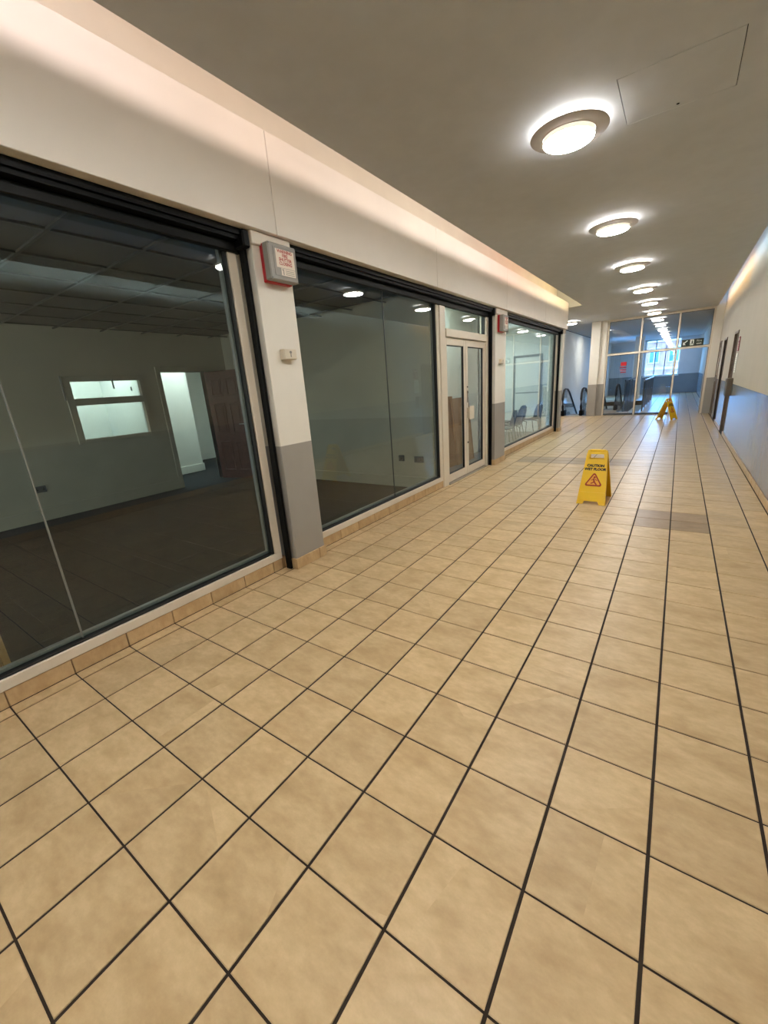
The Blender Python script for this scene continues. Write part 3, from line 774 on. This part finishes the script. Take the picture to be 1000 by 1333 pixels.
# boards
for (y0, y1, h, x, m_, lb, nm) in ((5.80, 6.50, 1.24, -3.075, 'board', 'tall brown hardboard sheet leaning behind the double doors, left one', 'hardboard_sheet'),
                               (6.38, 7.12, 1.20, -3.03, 'board2', 'tan cardboard sheet leaning behind the double doors, right one', 'cardboard_sheet')):
    t = thing(nm, lb, 'board', (x, (y0 + y1) / 2, 0)); hw = (y1 - y0) / 2
    MB().prism([(0, 0.001), (.03, 0.0), (-.085, h), (-.115, h)], -hw, hw, lambda u, v, a: (u, a, v)).obj('sheet', M[m_], t)
    for s in (-1, 1):
        e = s * hw
        MB().prism([(.031, 0.002), (.036, 0.0), (-.079, h), (-.084, h)], min(e, e - s * .03), max(e, e - s * .03), lambda u, v, a: (u, a, v)).obj('edge_strip', M['board' if m_ == 'board2' else 'board2'], t)
# chairs
def make_chair():
    t = thing('plastic_chair', '', 'chair', (0, 0, 0), 0, 'chairs in the far shop window')
    # faces -x; seat at .44
    S_ = MB(); n = 9
    bm = bmesh.new(); rows = []
    prof = [(-.22, .425), (-.215, .445), (-.12, .44), (0, .425), (.12, .43), (.19, .46), (.225, .53), (.245, .62), (.265, .70), (.285, .78), (.295, .82)]
    for i, (x, z) in enumerate(prof):
        wd = .21 if i < 6 else (.215, .21, .20, .165, .09)[i - 6]
        rows.append([bm.verts.new((x + (.03 * (2 * j / (n - 1) - 1) ** 2 * (-1 if i > 5 else 0)), wd * (2 * j / (n - 1) - 1), z + (.025 * (2 * j / (n - 1) - 1) ** 2 if i < 6 else 0))) for j in range(n)])
    for a, b in zip(rows, rows[1:]):
        for j in range(n - 1): bm.faces.new((a[j], a[j + 1], b[j + 1], b[j]))
    seat_f = [f_ for f_ in bm.faces if f_.calc_center_median().z < .50]
    def part(keep, name, m_):
        b2 = bm.copy(); b2.faces.ensure_lookup_table()
        kill = [f_ for f_ in b2.faces if (f_.calc_center_median().z < .50) != keep]
        bmesh.ops.delete(b2, geom=kill, context='FACES')
        r_ = bmesh.ops.solidify(b2, geom=b2.faces[:], thickness=.014)
        MB().add(b2).obj(name, m_, t, True)
    part(True, 'seat', M['chair_grey']); part(False, 'backrest', M['chair'])
    bm.free()
    for sy in (-1, 1):
        MB().tube([(-.15, sy * .17, .425), (-.20, sy * .21, .0)], .010).obj('leg', M['chrome'], t, True)
        MB().tube([(.13, sy * .17, .425), (.21, sy * .21, .0)], .010).obj('leg', M['chrome'], t, True)
    MB().tube([(-.15, -.17, .415), (-.15, .17, .415)], .010).tube([(.13, -.17, .415), (.13, .17, .415)], .010).obj('seat_frame', M['chrome'], t, True)
    return t
cp = make_chair()
chairs = [(-2.80, 10.25, 38, 'dark blue plastic chair, the one deepest in the far shop window'),
          (-3.06, 9.78, 40, 'dark blue plastic chair, second from the far end of its row'),
          (-2.86, 8.95, 36, 'dark plastic chair, second from the pier beside its window'),
          (-2.80, 8.25, 30, 'dark plastic chair half hidden behind the pier with the warning box')]
for k, (x, y, a, lb) in enumerate(chairs):
    c = cp if k == 0 else copy_tree(cp)
    c.location = (x, y, 0); c.rotation_euler = (0, 0, math.radians(a)); c['label'] = lb
t = thing('folding_table', 'small dark topped table with crossed pale legs beside the chairs', 'table', (-3.55, 9.1, 0))
MB().bbox(-.28, .28, -.28, .28, .68, .705, .005).obj('tabletop', M['chair_grey'], t)
for s in (-1, 1):
    MB().tube([(-.25, s * .24, .68), (.25, s * .24, .0)], .012).obj('leg', M['chrome'], t, True)
    MB().tube([(.25, s * .24, .68), (-.25, s * .24, .0)], .012).obj('leg', M['chrome'], t, True)

# ---------------------------------------------------------------- escalators and stair well
wv = MB().box(-3.62, -3.45, 11.66, 24.0, -4, 3.10)
wv.box(-3.62, -2.56, 11.66, 11.76, 0, 3.65)
wv.box(-3.5, -2.0, 23.62, 23.75, -4, 0).box(-3.62, -3.45, 24.0, 25.2, 0, 3.2).box(-3.62, -3.45, 26.8, 30.2, 0, 3.2).box(-3.62, -3.45, 25.2, 26.8, 0, .5).box(-3.62, -3.45, 25.2, 26.8, 2.1, 3.2)
wall_well = struct(wv.obj('wall_escalator', M['white']))
MB().box(-.80, -.70, 17.3, 23.7, -4, -.2).box(-3.5, -.8, 23.6, 23.7, -4, -.2).box(-3.5, -.75, 16.15, 16.25, -4, -.2).box(-3.5, -.7, 16.1, 23.7, -4.1, -4).obj('well_lining', M['white'], wall_well)
MB().box(-3.47, -3.445, 11.8, 23.6, 3.05, 3.075).obj('painted_shadow_line', M['black'], wall_well)  # black strip painted in for the dark shadow line under the ceiling
def make_escalator(x, y, label):
    t = thing('escalator', label, 'escalator', (x, y, 0), 0, 'pair of descending escalators')
    # runs along +y and descends; width .60 between rails
    for s in (-1, 1):
        px_ = s * .31
        pts = [(px_, .28, .10), (px_, .12, .16), (px_, .02, .35), (px_, .0, .60), (px_, .05, .80), (px_, .17, .93), (px_, .35, .965), (px_, .75, .94), (px_, 1.1, .80)]
        pts += [(px_, 1.1 + .9 * k, .80 - .5 * k) for k in range(1, 6)]
        MB().tube(pts, .038, 8, .8).obj('handrail', M['rubber'], t, True)
        q = MB().prism([(.20, .0), (.06, .35), (.05, .6), (.10, .78), (.20, .88), (.36, .915), (.75, .89), (1.1, .75), (5.4, -1.64), (5.4, -2.5), (1.0, -.12), (.4, -.02)], px_ - .008, px_ + .008, lambda u, v, a: (a, u, v))
        q.obj('balustrade_panel', M['glass_clear'], t)
        MB().bbox(px_ - .06, px_ + .06, .04, .42, .004, .20, .02).obj('newel_base', M['black'], t)
        MB().prism([(.42, .0), (.42, .12), (1.0, .10), (5.4, -2.34), (5.4, -2.6), (1.0, -.12)], px_ - .05, px_ + .05, lambda u, v, a: (a, u, v)).obj('skirt_panel', M['steel'], t)
    MB().box(-.24, .24, .12, .45, -.03, .004).obj('comb_plate', M['comb'], t)
    for k in range(11):
        z = -.02 - max(0, k - 1) * .21; yy = .45 + k * .38
        MB().bbox(-.24, .24, yy, yy + .385, z - .22, z, .006).obj('step', M['tread'], t)
    return t
make_escalator(-2.92, 16.0, 'descending escalator left of the glazed screen, black handrails')
e2 = copy_tree(bpy.data.objects['escalator']); e2.location = (-2.05, 18.1, 0); e2['label'] = 'second escalator seen through the left pane of the glazed screen'
MB().box(-2.36, -1.66, 17.3, 18.2, -.2, -.002).obj('landing', M['tile'], floor)
t = thing('stairwell_guard', 'dark grey panelled balustrade with metal rail behind the glazed screen', 'balustrade', (-.78, 17.4, 0))
for k in range(4):
    MB().bbox(-.02, .0, .05 + 1.5 * k, 1.50 + 1.5 * k, .09, 1.02, .004).obj('guard_panel', M['panelgrey'], t)
for k in range(5):
    MB().bbox(-.035, .012, 1.5 * k - .02, 1.5 * k + .045, .0, 1.05, .005).obj('guard_post', M['steel'] if k else M['panelgrey'], t)
MB().tube([(-.01, -.05, 1.08), (-.01, 6.1, 1.08)], .035).obj('top_rail', M['steel'], t, True)
t2 = thing('stairwell_guard', 'left dark balustrade between the second escalator and the stair well', 'balustrade', (-1.52, 19.0, 0))
for k in range(3):
    MB().bbox(-.02, .0, .05 + 1.5 * k, 1.50 + 1.5 * k, -.3, 1.02, .004).obj('guard_panel', M['panelgrey'], t2)
    MB().bbox(-.035, .012, 1.5 * k - .02, 1.5 * k + .045, -.3, 1.05, .005).obj('guard_post', M['panelgrey'], t2)
MB().tube([(-.01, -.05, 1.08), (-.01, 4.6, 1.08)], .032).obj('top_rail', M['rubber'], t2, True)
t = thing('smoke_detector', 'small round smoke detector on the ceiling over the escalator', 'detector', (-2.68, 18.2, ZC))
MB().lathe([(0, -.05), (.035, -.05), (.05, -.03), (.055, -.001), (0, -.001)], 0, 0, 20).obj('housing', M['plastic'], t, True)
MB().lathe([(0, -.062), (.018, -.060), (.02, -.048), (0, -.048)], 0, 0, 16).obj('sensor', M['panelgrey'], t, True)

# ---------------------------------------------------------------- far hall end wall, window and the street outside
WX0, WX1, WZ0, WZ1 = -1.62, .12, 1.02, 3.06
wf = MB()
for a, b, c, e in ((-3.6, WX0, 0, 3.2), (WX1, 1.1, 0, 3.2), (WX0, WX1, 0, WZ0), (WX0, WX1, WZ1, 3.2)): wf.box(a, b, 30.0, 30.2, c, e)
wall_far = struct(wf.obj('wall_far', M['farwall']))
MB().bbox(-3.4, 1.09, 29.98, 30.0, 0, .12, .003).obj('baseboard', M['farwall'], wall_far)
MB().bbox(-1.85, -1.45, 25.6, 26.0, 0, 3.098, .005).obj('pier', M['cream'], wall_far)
w6 = struct(link('window_6', None)); w6.location = (-.75, 30.08, WZ0)
def F6(n, m_, x0, x1, z0, z1, y0=-.03, y1=.03): return MB().bbox(x0 + .75, x1 + .75, y0, y1, z0 - WZ0, z1 - WZ0, .002).obj(n, m_, w6)
F6('frame', M['white'], WX0, WX1, WZ0, WZ0 + .05); F6('frame', M['white'], WX0, WX1, WZ1 - .05, WZ1); F6('frame', M['white'], WX0, WX0 + .05, WZ0 + .05, WZ1 - .05); F6('frame', M['white'], WX1 - .05, WX1, WZ0 + .05, WZ1 - .05)
F6('mullion', M['panelgrey'], -.62, -.575, WZ0 + .05, WZ1 - .05); F6('mullion', M['panelgrey'], -1.12, -1.075, WZ0 + .05, WZ1 - .05)
F6('sill', M['white'], WX0 - .03, WX1 + .03, WZ0 - .04, WZ0, -.14, -.03)
for a, b in ((WX0 + .05, -1.12), (-1.075, -.62), (-.575, WX1 - .05)): F6('glass_pane', M['glass_clear'], a - .004, b + .004, WZ0 + .046, WZ1 - .046, -.003, .003)

w7 = struct(link('added_window', None)); w7.location = (-3.53, 26.0, .5)  # added side window, out of sight, brings more blue daylight into the hall
for (a, b, c, e) in ((-.8, .8, 0, .06), (-.8, .8, 1.54, 1.6), (-.8, -.74, .06, 1.54), (.74, .8, .06, 1.54), (-.03, .03, .06, 1.54)):
    MB().bbox(-.03, .03, a, b, c, e, .003).obj('frame', M['alu'], w7)
for a, b in ((-.74, -.03), (.03, .74)): MB().bbox(-.003, .003, a - .004, b + .004, .056, 1.544, .001).obj('glass_pane', M['glass_clear'], w7)

def building(x0, x1, y, z0, z1, mat, cols, rows, label):
    t = thing('street_building', label, 'building', ((x0 + x1) / 2, y, z0))
    hw = (x1 - x0) / 2; H = z1 - z0
    MB().box(-hw, hw, 0, 6, 0, H).obj('facade', M[mat], t)
    cw = 2 * hw / cols; rh = H / rows
    for i in range(cols):
        for j in range(rows):
            cx, cz = -hw + cw * (i + .5), rh * (j + .5)
            fr = MB().bbox(cx - cw * .28, cx + cw * .28, -.12, .0, cz - rh * .30, cz + rh * .30, .02).obj('window', M['render'], t)
            MB().box(cx - cw * .22, cx - .05, -.14, -.115, cz - rh * .25, cz + rh * .25).box(cx + .05, cx + cw * .22, -.14, -.115, cz - rh * .25, cz + rh * .25).obj('pane', M['winglass'], fr)
    for j in range(1, rows): MB().box(-hw, hw, -.10, 0, rh * j - .12, rh * j + .12).obj('string_course', M['render'], t)
    MB().box(-hw - .15, hw + .15, -.25, 6, H, H + .15).obj('parapet', M['render'], t)
building(-4.2, 3.4, 47, -5.5, 3.75, 'brick', 5, 4, 'pink brick building across the street, seen through the far window')
building(-11, -4.5, 44, -5.5, 4.6, 'render', 4, 4, 'pale building left of the brick one, seen through the far window')
struct(MB().box(-30, 30, 30.3, 60, -5.7, -5.5).obj('ground', M['boxgrey']))
# end of the walkway behind the viewer
struct(MB().box(-2.72, 1.3, -8.2, -8.0, 0, 3.65).obj('wall_behind', M['wall']))
